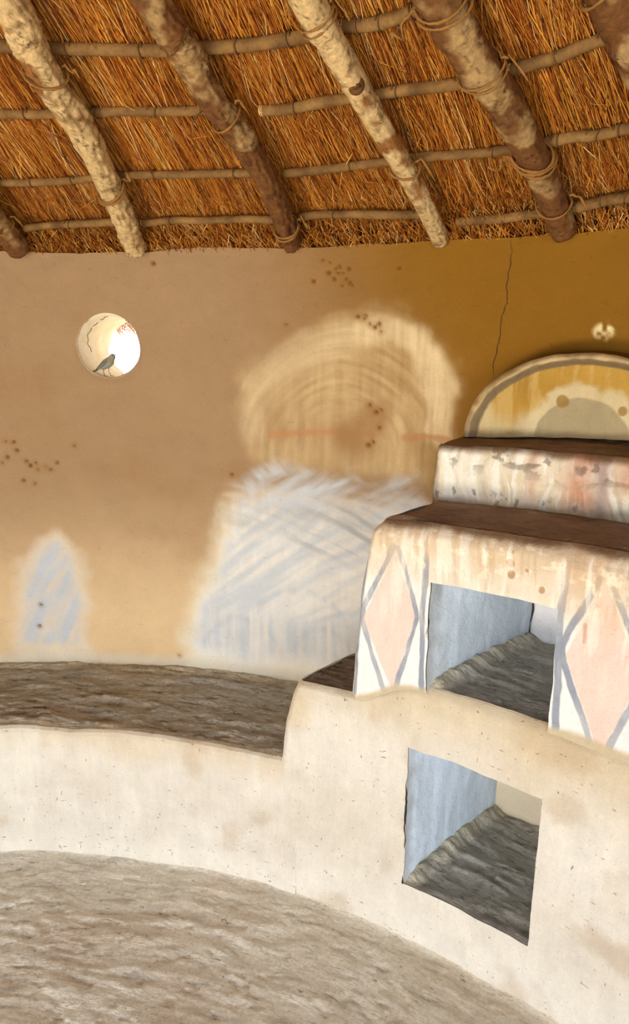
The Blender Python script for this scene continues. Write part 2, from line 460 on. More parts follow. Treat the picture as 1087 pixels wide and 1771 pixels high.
def tube(path, rad, n=10, close=True):
    """path (m,3), rad (m,) or (m,n) -> verts, quads"""
    path = np.asarray(path, float); m = len(path)
    rad = np.asarray(rad, float)
    if rad.ndim == 0: rad = np.full(m, float(rad))
    if rad.ndim == 1: rad = rad[:, None].repeat(n, 1)
    T = np.gradient(path, axis=0); T /= np.linalg.norm(T, axis=1)[:, None]
    up = np.array([0, 0, 1.0]) if abs(T[0, 2]) < 0.9 else np.array([1.0, 0, 0])
    Bn = np.cross(T[0], up); Bn /= np.linalg.norm(Bn)
    Vv = []
    for i in range(m):
        Bn = Bn - T[i]*np.dot(Bn, T[i]); Bn /= np.linalg.norm(Bn)
        Nn = np.cross(Bn, T[i])
        a = np.arange(n)*2*math.pi/n
        Vv.append(path[i] + rad[i][:, None]*(np.cos(a)[:, None]*Bn + np.sin(a)[:, None]*Nn))
    Vv = np.concatenate(Vv)
    i, j = np.meshgrid(np.arange(m-1), np.arange(n), indexing='ij')
    a = i*n + j; b = i*n + (j+1) % n
    F = np.stack([a, b, b+n, a+n], -1).reshape(-1, 4)
    if close:
        c0 = len(Vv); Vv = np.concatenate([Vv, path[:1], path[-1:]])
        j = np.arange(0, n)
        k = (j+1) % n
        F = np.concatenate([F, np.stack([k, j, np.full(n, c0), np.full(n, c0)], -1)[:, :4],
                            np.stack([(m-1)*n+j, (m-1)*n+k, np.full(n, c0+1), np.full(n, c0+1)], -1)])
    return Vv, F
def tri_fix(F):
    return F
def tube_obj(name, path, rad, mat, parent=None, color=None, n=10, colfn=None):
    V, F = tube(path, rad, n, False)
    m = len(path)
    # end caps as collapsed rings keep the mesh all quads
    c = np.array(color if color is not None else (0.3, 0.2, 0.1))
    e0 = len(V)
    V = np.concatenate([V, path[0] + (V[:n]-path[0])*0.02, path[-1] + (V[(m-1)*n:m*n]-path[-1])*0.02])
    j = np.arange(n); k = (j+1) % n
    F = np.concatenate([F, np.stack([k, j, e0+j, e0+k], -1), np.stack([(m-1)*n+j, (m-1)*n+k, e0+n+k, e0+n+j], -1)])
    cols = np.broadcast_to(c, (len(V), 3)).copy() if colfn is None else colfn(V)
    return mesh_obj(name, V, F, mat, parent, cols)
def spline(pts, n):
    pts = np.asarray(pts, float)
    if len(pts) < 3:
        t = np.linspace(0, 1, n)[:, None]; return pts[0]*(1-t) + pts[-1]*t
    P = np.concatenate([[2*pts[0]-pts[1]], pts, [2*pts[-1]-pts[-2]]])
    out = []
    for u in np.linspace(0, len(pts)-1-1e-9, n):
        i = int(u); t = u-i
        a, b, c, d = P[i:i+4]
        out.append(0.5*((2*b)+(-a+c)*t+(2*a-5*b+4*c-d)*t*t+(-a+3*b-3*c+d)*t**3))
    return np.array(out)

# crack lines: thin furrows in the plaster, lying on the surface
def crack(name, pts, R, parent, w=0.0016, seed=0, dr=-0.0008):
    t = np.array(pts); m = 60
    p = spline(np.c_[t[:, 0]*D2R*R, t[:, 1], t[:, 1]*0], m)
    k = np.arange(m)
    p[:, 0] += fbm(k*0.6, seed, 0, 3)*0.005
    ww = w*(0.6 + 0.6*np.abs(fbm(k*0.9, seed+4, 0, 2)))*np.minimum(1, np.minimum(k+1, m-k)/8)
    s1, s2 = p[:, 0]-ww, p[:, 0]+ww
    def on(s, z):
        th = s/D2R/R
        d, dz = wall_push(th, R, z) if R == R_WALL else (0*z, 0*z)
        return warp(hut(th, R+d+dr, z+0*s))
    V = np.stack([on(s1, p[:, 1]), on(s2, p[:, 1])], 1).reshape(-1, 3)
    i = np.arange(m-1)*2
    return mesh_obj(name, V, np.stack([i, i+1, i+3, i+2], -1), M_CRACK, parent)
crack('crack', [(31.14, 1.790), (31.23, 1.739), (31.10, 1.685), (31.14, 1.644), (30.96, 1.602), (30.86, 1.546), (30.65, 1.495), (30.68, 1.451)], R_WALL, wall, 0.0012, 3)

# crack inside the vent reveal
cp = []
for k in range(26):
    u = k/25
    a = math.radians(100 + 95*u); v = 0.045 + 0.035*math.sin(u*7)*0.3 + 0.02*u
    rad = WIN_R - 0.0105 + 0.002*math.sin(k*1.3)
    cp.append(hut(WIN_TH + math.cos(a)*rad/(D2R*R_WALL), R_WALL+v, WIN_Z+math.sin(a)*rad))
tube_obj('crack', np.array(cp), 0.0010, M_CRACK, win, n=5)

# ---- floor
def floor_paint(th, r, z):
    s = th*D2R*2.0
    c = np.ones(th.shape+(3,))
    c = mixc(c, (0.80, 0.72, 0.64), sst(1.75, 2.25, r)*sst(14, 26, th)*0.6*np.clip(0.6+fbm(s*4, r*4, 0, 3), 0, 1))
    c = mixc(c, (0.86, 0.78, 0.72), sst(0.1, 0.5, fbm(s*3, r*5, 2.0, 3))*0.5)
    c = mixc(c, (1.16, 1.12, 1.0), sst(0.012, 0.0, R_FRONT - r)*0.8)
    return c
def smear(th, r, amp, fr=26, fs=4, seed=0):
    s = th*D2R*2.2
    w = fbm(s*3, r*3, seed, 3)
    h = fbm(s*fs, (r+0.10*w)*fr, seed+1, 5)
    step = np.floor(h*3.2 + w)/3.2
    lump = np.maximum(0, fbm(s*38, r*60, seed+5, 3) - 0.05)
    pit = sst(0.25, 0.5, fbm(s*20, r*48, seed+9, 3))
    return amp*(0.45*h + 0.5*step + 0.5*lump - 0.5*pit)
def floor_push(th, r, z):
    return 0*z, smear(th, r, 0.0085, 34, 6)*sst(2.262, 2.22, r) + 0.006*fbm(th*0.2, r*5, 3, 2) + 0.012*sst(2.235, 2.27, r)**2
fl = surf('floor', lsp(-130, 40, -8, 330, 45, 50, 170), lsp(0.03, 20, 1.15, 200, 2.275), lambda U, V: (U, V, 0*U), M_FLOOR, None, floor_paint, False, None, floor_push)
tagged(fl, kind='structure')
surf('door_side_ground', lsp(170, 30, 230), lsp(0.03, 20, 2.275), lambda U, V: (U, V, 0*U), M_FLOOR, fl, lambda th, r, z: np.ones(th.shape+(3,)), False)
# ground outside
gv = [(-14, -14, -0.06), (14, -14, -0.06), (14, 14, -0.06), (-14, 14, -0.06)]
g = mesh_obj('ground', gv, [[0, 1, 2, 3]], M_EARTH)
tagged(g, 'pale sunlit earth outside the hut', None, None, 'structure')

# ---- roof: packed thatch shell
def cone(th, r, off=0.0):
    return hut(th, r, Z_WALL + 0.075 + off + (R_WALL - np.asarray(r))*SLOPE)
def roof_shell():
    us = np.linspace(0, 360, 181); V_ = []
    prof = [(0.02, 0.0), (1.2, 0.0), (1.9, 0), (2.2, 0), (2.67, 0.0), (2.9, 0.01), (3.16, 0.02), (3.2, 0.05), (3.16, 0.14), (2.2, 0.26), (0.02, 0.34)]
    P = []
    for r, off in prof:
        P.append(cone(us, np.full_like(us, r), off))
    P = np.stack(P, 1)
    return mesh_obj('ceiling', P, gridfaces(len(us), len(prof)), M_BACK)
roof = tagged(roof_shell(), 'conical underside of the thatched roof', None, None, 'structure')

# straw: tens of thousands of real stalks, three-sided and slightly bent
def straws(name, n, tlo, thi, rlo, rhi, length, jit, depth, seed, parent=None, fringe=False):
    g = np.random.default_rng(seed)
    th = g.uniform(tlo, thi, n); r = np.sqrt(g.uniform(rlo**2, rhi**2, n))
    ln = g.uniform(length[0], length[1], n)
    ang = g.normal(0, jit, n) + 0.12*fbm(th*0.25, r*6, seed, 3) + 0.05
    off = -g.uniform(0.0, 1, n)**1.3*depth
    # courses: stalks bulge a little above each batten
    course = 0.006*np.sin((r-2.13)/0.145*2*math.pi) + 0.055*sst(2.65, 2.73, r)
    t = th*D2R
    rad = np.stack([np.sin(t), np.cos(t), -SLOPE*np.ones(n)], -1); rad /= np.linalg.norm(rad, axis=1)[:, None]
    tan = np.stack([np.cos(t), -np.sin(t), np.zeros(n)], -1)
    nrm = np.cross(tan, rad); nrm /= np.linalg.norm(nrm, axis=1)[:, None]
    nrm *= np.sign(nrm[:, 2:3])*-1     # points down into the room
    d = rad*np.cos(ang)[:, None] + tan*np.sin(ang)[:, None] + nrm*(g.normal(0.01, 0.045, n))[:, None]
    d /= np.linalg.norm(d, axis=1)[:, None]
    base = cone(th, r, 0) + nrm*(-off + course)[:, None]
    side = np.cross(d, nrm); side /= np.linalg.norm(side, axis=1)[:, None]
    bend = g.normal(0, 0.012, n)[:, None]*side + g.normal(0.0, 0.004, n)[:, None]*nrm
    w = g.uniform(0.0006, 0.0013, n)[:, None]
    V = np.empty((n, 9, 3))
    for k, (f, ws) in enumerate(((-0.5, 0.9), (0.0, 1.0), (0.5, 0.45))):
        c = base + d*(ln*f)[:, None] + bend*(1-4*f*f)
        for q in range(3):
            a = q*2*math.pi/3
            V[:, k*3+q] = c + (side*math.cos(a) + nrm*math.sin(a))*w*ws
    F = []
    for k in range(2):
        for q in range(3):
            q2 = (q+1) % 3
            F.append([k*3+q, k*3+q2, (k+1)*3+q2, (k+1)*3+q])
    F = (np.array(F)[None] + (np.arange(n)*9)[:, None, None]).reshape(-1, 4)
    pal = np.stack([lin(244, 184, 84), lin(230, 156, 58), lin(200, 118, 38), lin(160, 84, 28), lin(255, 220, 150), lin(112, 60, 24)])
    patch = fbm(th*0.35, r*9, 5.5, 3)
    pr = np.clip(g.uniform(0, 1, n) + 0.25*patch, 0, 0.9999)
    idx = np.select([pr < 0.10, pr < 0.30, pr < 0.52, pr < 0.80, pr < 0.93], [5, 3, 2, 1, 0], 4)
    c = pal[idx]*g.uniform(0.8, 1.2, (n, 1))
    if fringe: c = np.broadcast_to(lin(252, 196, 130), c.shape)*g.uniform(0.8, 1.2, (n, 1))
    c = np.repeat(c[:, None], 9, 1)
    # dry grey tips at the eave
    return mesh_obj(name, V, F, M_STRAW, parent, c.reshape(-1, 3))
th_o = straws('thatch', 82000, -14, 54, 1.76, 2.57, (0.16, 0.34), 0.050, 0.020, 3)
tagged(th_o, 'golden brown thatch straw laid down the underside of the roof', 'thatch', None, 'stuff')
st2 = straws('stray_straw', 420, -14, 54, 1.8, 2.6, (0.04, 0.15), 0.5, 0.040, 8, th_o)
st2['kind'] = 'stuff'
st3 = straws('eave_tips', 16000, -12, 52, 2.585, 2.73, (0.05, 0.11), 0.16, 0.016, 9, th_o)
st3['kind'] = 'stuff'
st4 = straws('eave_fringe', 4200, -14, 24, 2.98, 3.09, (0.08, 0.17), 0.10, 0.04, 12, th_o, True)
st4['kind'] = 'stuff'

# ================================================================== EARTHEN BENCH
def bench_cream(th, r, z):
    s = th*D2R*R_FRONT
    c = np.broadcast_to(lin(226, 219, 208), th.shape+(3,))
    c = mixc(c, lin(212, 200, 182), np.clip(0.25+fbm(s*5, z*8, 2.0, 4)*1.3, 0, 1)*0.55)
    c = mixc(c, lin(214, 194, 162), sst(0.30, 0.42, z + 0.05*fbm(s*8, z*8, 0, 3))*0.6)
    c = mixc(c, lin(238, 232, 220), sst(0.12, 0.02, z + 0.04*fbm(s*6, z*6, 5.0, 3))*0.7)
    c = mixc(c, lin(234, 230, 218), sst(0.1, 0.45, fbm(s*12, z*2.2, 6.0, 3))*0.5)
    c = mixc(c, lin(186, 152, 112), sst(0.25, 0.6, fbm(s*9, z*9, 15.0, 4))*0.35)
    return c
def ones(th, r, z): return np.ones(th.shape+(3,))
bench = empty('earthen_bench', tuple(hut(8, 2.45, 0)))
tagged(bench, 'low curved mud bench along the wall with cream front and grey smeared top', 'bench')
Z_B = 0.435
prof_r = np.array([2.250, 2.256, 2.262, 2.264, 2.265, 2.266, 2.266, 2.268, 2.273, 2.282, 2.295])
prof_z = np.array([-0.01, 0.008, 0.03, 0.08, 0.2, 0.34, 0.40, 0.416, 0.427, 0.433, 0.434])
pv = np.linspace(0, 1, len(prof_r))
def bench_front(U, V):
    return U, np.interp(V, pv, prof_r), np.interp(V, pv, prof_z)
surf('front_face', lsp(-70, 30, -6, 220, 22), np.linspace(0, 1, 110), bench_front, M_CREAM, bench, bench_cream, True)
def seat_push(th, r, z):
    e = sst(2.285, 2.31, r)
    return 0*z, (smear(th, r, 0.013, 40, 8, 4)*e) + 0.002*e
def seat_paint(th, r, z):
    s = th*D2R*2.4
    c = np.ones(th.shape+(3,))
    nz = fbm(s*10, r*14, 3.0, 3)
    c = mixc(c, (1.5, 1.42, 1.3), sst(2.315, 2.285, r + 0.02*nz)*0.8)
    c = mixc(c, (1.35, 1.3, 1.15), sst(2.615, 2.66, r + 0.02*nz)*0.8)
    return c
surf('seat_top', lsp(-70, 30, -6, 260, 27), np.linspace(2.281, 2.69, 90), lambda U, V: (U, V, Z_B+0*U), M_SEAT, bench, seat_paint, True, None, seat_push)

# ================================================================== EARTHEN DISPLAY SHELF
shelf = empty('earthen_display_shelf', tuple(hut(36.5, 2.45, 0)))
tagged(shelf, 'stepped mud display shelf with painted diamonds and two square niches, built against the wall', 'shelf')
TH_END = 60
def z_plinth(th):
    return 0.683 + 0.076*sst(26.0, 30.5, th)
def th_left(z):
    return np.interp(z, [0, 0.42, 0.46, 0.555, 0.64, 0.69], [20.5, 20.75, 20.9, 21.2, 21.75, 22.3])
# plinth front with the lower niche opening
N1 = (30.0, 38.3, 0.172, 0.582)
def plinth_front(U, V):
    # U: 0..1 left skewed edge -> th ; V: fraction of height
    zt = z_plinth(U)
    z = V*zt/0.757
    z = np.where(V < 0.6, V, 0.6 + (V-0.6)*(zt-0.6)/(0.757-0.6))
    tl = th_left(np.clip(z, 0, 0.69))
    th = np.where(U < 26, 26 - (26-U)*(26-tl)/(26-20.5), U)
    edge = np.clip((0.757-V)/0.03, 0, 1)
    r = R_FRONT + 0.016*(1-edge)**2 - 0.004*np.exp(-z/0.02)*2 
    lf = np.clip((U-20.5)/0.5, 0, 1)
    r = r + 0.012*(1-lf)**2
    return th, r, z
us1 = lsp(20.5, 6, 21, 60, 26, 45, 30.0, 90, 38.3, 60, 44, 30, TH_END)
vs1 = lsp(-0.01, 40, 0.172, 90, 0.582, 50, 0.757)
def keep_n1(us_, vs_, N_):
    a = (us_[:-1]+us_[1:])/2; b = (vs_[:-1]+vs_[1:])/2
    A, B = np.meshgrid(a, b, indexing='ij')
    return ~((A > N_[0]) & (A < N_[1]) & (B > N_[2]) & (B < N_[3]))
def plinth_paint(th, r, z):
    s = th*D2R*R_FRONT
    c = bench_cream(th, r, z*0.5)
    c = mixc(c, lin(204, 186, 154), sst(0.50, 0.72, z + 0.08*fbm(s*6, z*6, 1.0, 3))*0.75)
    c = mixc(c, lin(176, 142, 104), sst(0.1, 0.5, fbm(s*7, z*7, 25.0, 4))*sst(28, 40, th)*0.35)
    c = mixc(c, lin(206, 176, 118), sst(0.05, 0.0, np.hypot(s-0.86, z-0.60)-0.03)*0.35)
    return c
surf('plinth_face', us1, vs1, plinth_front, M_CREAM, shelf, plinth_paint, True, lambda *a: keep_n1(us1, vs1, N1))
# plinth end (faces the low bench)
def plinth_end(U, V):
    z = 0.40 + V*(0.69-0.40)
    th0 = th_left(z)
    th = th0 + U*(26.4-22.3)
    return th, R_FRONT + 0.012 + U*0.40, z
surf('plinth_end', np.linspace(0, 1, 40), np.linspace(0, 1, 30), plinth_end, M_CREAM, shelf, plinth_paint, False)
# plinth top: dark smeared earth left of the pillar
def plinth_top(U, V):
    r = R_FRONT + 0.014 + V*0.42
    tl = 22.3 + V*(26.5-22.3)
    th = tl + U*(31.5-tl)
    return th, r, z_plinth(th) - 0.002 + 0*V
def top_push(th, r, z):
    return 0*z, smear(th, r, 0.013, 44, 12, 7)*sst(2.28, 2.31, r)
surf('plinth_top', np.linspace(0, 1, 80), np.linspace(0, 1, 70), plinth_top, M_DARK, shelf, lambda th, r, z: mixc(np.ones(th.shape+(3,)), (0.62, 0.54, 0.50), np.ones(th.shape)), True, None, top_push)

# niches: blue left wall running back to a deep corner, pale back wall, smeared floor
def niche(fl, fr, corner, back_r, z0, z1, blue, pale, name):
    nt_ = empty(name, tuple(hut((fl+fr)/2, R_FRONT, z0)))
    nt_.location = Vector(nt_.location) - shelf.location
    nt_.parent = shelf
    base = empty_loc = shelf.location + nt_.location
    class _P: pass
    def sub(nm, us, vs, fn, mat, paint, flip, push=None):
        o = surf(nm, us, vs, fn, mat, None, paint, flip, None, push)
        o.data.transform(Matrix.Translation(-base)); o.parent = nt_
        return o
    cth, cr = corner
    def lw(U, V):
        return fl + (cth-fl)*U, R_FRONT + 0.003 + (cr-R_FRONT)*U, z0 - 0.02 + (z1+0.015-z0+0.02)*V
    def pb(th, r, z):
        s = r*3
        c = np.broadcast_to(np.array(blue), th.shape+(3,))
        c = mixc(c, np.array(blue)*1.22, np.clip(0.3 + fbm(s*12, z*5, 3.0, 4)*1.6, 0, 1))
        c = mixc(c, lin(150, 140, 128), sst(0.06, 0.0, (r-R_FRONT) + 0.04*fbm(s*9, z*30, 1, 3))*0.4)
        edge = sst(0.03, 0.005, z-z0 + 0.02*fbm(r*50, z*20, 1, 3))
        return mixc(c, lin(205, 208, 210), edge*0.6)
    sub('niche_side_wall', np.linspace(0, 1, 90), np.linspace(0, 1, 70), lw, M_LIME, pb, True)
    def bw(U, V):
        return cth + (fr + 0.5-cth)*U, cr + (back_r-cr)*U, z0 - 0.02 + (z1+0.015-z0+0.02)*V
    sub('niche_back_wall', np.linspace(0, 1, 60), np.linspace(0, 1, 50), bw, M_LIME, lambda th, r, z: np.broadcast_to(np.array(pale), th.shape+(3,)), True)
    def rw(U, V):
        return fr + 0.5*U, R_FRONT + 0.003 + (back_r-R_FRONT)*U, z0 - 0.02 + (z1+0.015-z0+0.02)*V
    sub('niche_side_wall', np.linspace(0, 1, 40), np.linspace(0, 1, 50), rw, M_LIME, pb, False)
    def fl_(U, V):
        r0_ = R_FRONT + (0.013 if z0 > 0.5 else 0.002)
        r = r0_ + (max(cr, back_r)+0.02-r0_)*V
        a = np.interp(r, [R_FRONT, cr], [fl-0.15, cth-0.2]); b = fr + 0.6*V
        return a + (b-a)*U, r, z0 + 0*r
    def fpush(th, r, z):
        e = sst(R_FRONT+(0.012 if z0 > 0.5 else 0.002), R_FRONT+0.035, r)
        a = np.interp(r, [R_FRONT, cr], [fl, cth])
        rise = 0.022*sst(0.9, 0.0, th-a + 0.5*fbm(r*30, 2, 0, 3))
        return 0*z, smear(th, r, 0.014, 44, 11, 11)*e + rise*e
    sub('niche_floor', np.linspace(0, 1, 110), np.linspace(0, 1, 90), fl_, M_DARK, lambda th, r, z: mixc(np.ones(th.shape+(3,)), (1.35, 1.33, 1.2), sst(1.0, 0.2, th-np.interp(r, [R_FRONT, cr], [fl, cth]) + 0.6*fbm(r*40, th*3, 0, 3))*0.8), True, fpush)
    def ce(U, V):
        r = R_FRONT + 0.002 + (max(cr, back_r)+0.02-R_FRONT)*V
        a = np.interp(r, [R_FRONT, cr], [fl-0.3, cth-0.3]); b = fr + 0.6
        return a + (b-a)*U, r, z1 + 0*r
    sub('niche_ceiling', np.linspace(0, 1, 30), np.linspace(0, 1, 30), ce, M_LIME, lambda th, r, z: np.broadcast_to(np.array(pale), th.shape+(3,)), False)
    # crack in the corner
    k = np.linspace(0, 1, 30)
    zz = z0 + 0.02 + (z1-z0-0.02)*k
    cpth = np.stack([cth + 0.10*fbm(k*9, 1.0+z0, 0, 3) - 0.02, np.full(30, cr-0.006), zz], 1)
    Pp = warp(hut(cpth[:, 0], cpth[:, 1], cpth[:, 2]))
    tube_obj('crack', Pp - np.array(base), 0.0016 + 0.001*fbm(k*11, 3.0, 0, 2), M_CRACK, nt_, n=5) if False else None
    kj = np.linspace(0, 1, 60)
    jr = hut(fl - 0.05 + 0.10*fbm(kj*14, z0*9, 0, 3), R_FRONT + 0.0005, z0 + (z1-z0)*kj)
    V, F = tube(warp(jr), 0.0022*np.clip(0.5 + 1.6*fbm(kj*12, 8.0, 0, 3), 0.1, 1.4), 5, False)
    o = mesh_obj('crack', V - np.array(base), F, M_CRACK); o.parent = nt_
    V, F = tube(Pp, 0.0018 + 0.0012*fbm(k*11, 3.0, 0, 2), 5, False)
    o = mesh_obj('crack', V - np.array(base), F, M_CRACK); o.parent = nt_
    return nt_
niche(30.0, 38.3, (33.15, 2.72), 2.72, 0.172, 0.582, lin(214, 228, 244), lin(246, 248, 250), 'niche')
NU = (30.9, 38.15, 0.757, 1.032)
niche(30.9, 38.15, (34.05, 2.665), 2.665, 0.757, 1.032, lin(206, 218, 230), lin(248, 246, 248), 'niche')

# upper storey: two painted pillars and the lintel (one cut sheet of plaster, three parts)
Z_SH = lambda th: 1.160 + 0.0012*(th-29)
def th_l2(z):
    return np.interp(z, [0.69, 0.99, 1.09, 1.13, 1.165], [25.95, 26.55, 27.0, 27.3, 27.9])
def upper(U, V):
    zb = z_plinth(U) - 0.012
    z = np.where(V < 1.032, zb + (V-0.745)*(1.032-zb)/(1.032-0.745), 1.032 + (V-1.032)*(Z_SH(U)-1.032)/(1.165-1.032))
    th = np.where(U < 30.9, 30.9 - (30.9-U)*(30.9-th_l2(z))/(30.9-26.0), U)
    e = np.clip((V-1.125)/0.04, 0, 1)
    r = R_FRONT - 0.002 + 0.022*e**2.5 - 0.010*np.exp(-((V-1.13)/0.03)**2)
    lf = np.clip((U-26.0)/0.45, 0, 1)
    return th, r + 0.016*(1-lf)**2, z
GREY = lin(150, 156, 168); PINK = lin(240, 204, 190); CHALK = lin(242, 240, 238); CREAMY = lin(230, 220, 204)
def dia(cx_, zt, zb_, zm, hw):
    return [(cx_, zt), (cx_+hw, zm), (cx_, zb_), (cx_-hw, zm)]
PINK1 = [(28.72, 1.079), (30.20, 0.942), (28.77, 0.724), (26.72, 0.906)]
LINES1 = [[(28.67, 1.104), (26.79, 0.931), (26.65, 0.905), (28.23, 0.718)], [(28.96, 1.099), (30.04, 0.958), (30.20, 0.936), (28.92, 0.725)]]
VERT1 = [[(26.91, 1.107), (26.48, 0.928), (26.20, 0.693)], [(30.65, 1.133), (30.50, 0.962), (30.65, 0.739)]]
PINK2 = [(40.22, 1.102), (41.68, 0.979), (42.94, 0.924), (40.95, 0.734), (38.64, 0.933)]
PINK2 = [(40.29, 1.108), (42.34, 0.946), (40.96, 0.731), (38.69, 0.937)]
LINES2 = [[(40.12, 1.136), (38.46, 0.956), (38.60, 0.925), (40.73, 0.730)], [(40.26, 1.138), (42.39, 0.965), (42.40, 0.928), (41.18, 0.738)]]
VERT2 = [[(38.25, 1.131), (38.29, 0.974), (38.55, 0.759)], [(42.75, 1.157), (42.84, 0.971), (42.91, 0.784)]]
BAR2 = [(38.19, 1.134), (41.19, 1.139), (42.79, 1.143)]
DRIPS = [([(35.44, 1.110)][0], 0.012), ([(35.52, 1.083)][0], 0.011), ([(36.30, 1.100)][0], 0.006), ([(37.14, 1.064)][0], 0.010), ([(35.54, 1.137)][0], 0.004)]
def upper_paint(th, r, z):
    s = th*D2R*R_FRONT
    wob = fbm(s*30, z*30, 2.0, 3)*0.003
    fade = fbm(s*14, z*14, 6.0, 4)
    c = mixc(np.broadcast_to(CHALK, th.shape+(3,)), CREAMY, np.clip(sst(0.92, 1.08, z + 0.05*fade) + 0.2, 0, 1)*0.9)
    S = lambda p: SZ(p, R_FRONT)
    pillar = (th < 31.0) | (th > 38.0)
    for pk in (PINK1, PINK2):
        d = poly_sd(s, z, S(pk)) + wob
        c = mixc(c, PINK, sst(0.002, -0.003, d)*0.9)
    for ln_, w in [(q, 0.0062) for q in LINES1] + [(q, 0.0070) for q in LINES2] + [(q, 0.0072) for q in VERT1] + [(q, 0.0085) for q in VERT2] + [(BAR2, 0.008)]:
        d = line_d(s, z, S(ln_)) + wob
        c = mixc(c, GREY, sst(w*1.15, w*0.75, d)*np.clip(0.92 + 0.5*fade - 0.35*sst(1.05, 1.12, z), 0, 1))
    # brown wash soaking down from the shelf edge, heavier at the corner
    soak = sst(1.055, 1.13, z + 0.05*fbm(s*20, z*6, 3.0, 4) - 0.012*sst(34, 40, th))
    c = mixc(c, lin(198, 160, 112), soak*0.5)
    c = mixc(c, lin(212, 186, 150), sst(0.98, 1.08, z + 0.06*fbm(s*28, z*7, 4.0, 4))*0.35)
    chip = sst(0.12, 0.34, fbm(s*55, z*60, 14.0, 4))*sst(1.0, 1.1, z)
    c = mixc(c, lin(240, 226, 200), chip*0.7)
    for (p, rad) in DRIPS:
        q = S([p])[0]
        c = mixc(c, lin(176, 132, 88), sst(rad, rad*0.7, np.hypot((s-q[0])*1.25, z-q[1]) + wob*0.6)*0.8)
    q = S([(39.51, 1.014), (39.61, 0.977)])
    c = mixc(c, lin(190, 140, 110), sst(0.006, 0.003, line_d(s, z, q))*0.6)
    ws = fbm(s*75, z*9, 97.0, 4)
    c = mixc(c, lin(188, 148, 106), sst(0.08, 0.4, ws)*sst(0.98, 1.10, z)*0.35)
    c = mixc(c, lin(248, 240, 226), sst(0.1, 0.35, -ws)*sst(0.85, 1.0, z)*0.45)
    # cream mud smeared up over the foot
    zb = z_plinth(th)
    c = mixc(c, lin(200, 182, 150), sst(0.016, -0.004, z-zb + 0.010*fade + np.where(th > 38, 0.0, 0.004))*0.95)
    # brown edge over the rounded lip
    c = mixc(c, lin(120, 88, 60), sst(-0.016, -0.002, z-Z_SH(th) + 0.010*fbm(s*25, 3, 0, 3))*0.9)
    return c
vs2 = lsp(0.745, 6, 0.757, 170, 1.032, 80, 1.165)
def part(name, us_, vs_, **k):
    return surf(name, us_, vs_, upper, M_LIME, shelf, upper_paint, True, **k)
pl = part('pillar', lsp(26.0, 130, 30.9), vs2); pl['label'] = 'left pillar painted with one pink diamond in grey lines'
pr_ = part('pillar', lsp(38.15, 160, 44.3), vs2); pr_['label'] = 'right pillar painted with a large pink diamond'
part('lintel', lsp(30.9, 180, 38.15), lsp(1.032, 80, 1.165))
part('panel', lsp(44.3, 60, TH_END), vs2)
# pillar's blind side
def up_side(U, V):
    z = 0.68 + V*(1.16-0.68)
    return th_l2(z) + U*4.2, R_FRONT + 0.012 + U*0.42, z
surf('pillar_side', np.linspace(0, 1, 30), np.linspace(0, 1, 30), up_side, M_LIME, shelf, lambda th, r, z: np.broadcast_to(CHALK, th.shape+(3,)), False)

# shelf top of brown earth
def shelf_top(U, V):
    r = R_FRONT + 0.012 + V*0.40
    tl = np.interp(r, [2.277, 2.31, 2.363, 2.45, 2.68], [27.75, 28.65, 29.3, 29.45, 30.5])
    z = Z_SH(U*(TH_END-28)+28) + 0.006*V + 0.018*V*U
    return tl + U*(TH_END-tl), r, z
def brown_push(th, r, z):
    return 0*z, smear(th, r, 0.005, 22, 3, 17) + 0.006*sst(2.277, 2.30, r) - 0.003
surf('shelf_top', np.linspace(0, 1, 260), np.linspace(0, 1, 80), shelf_top, M_BROWN, shelf,
     lambda th, r, z: mixc(np.ones(th.shape+(3,)), (1.7, 1.75, 1.8), sst(2.40, 2.47, r+0.02*fbm(th*0.8, r*8, 0, 3))*0.5), True, None, brown_push)

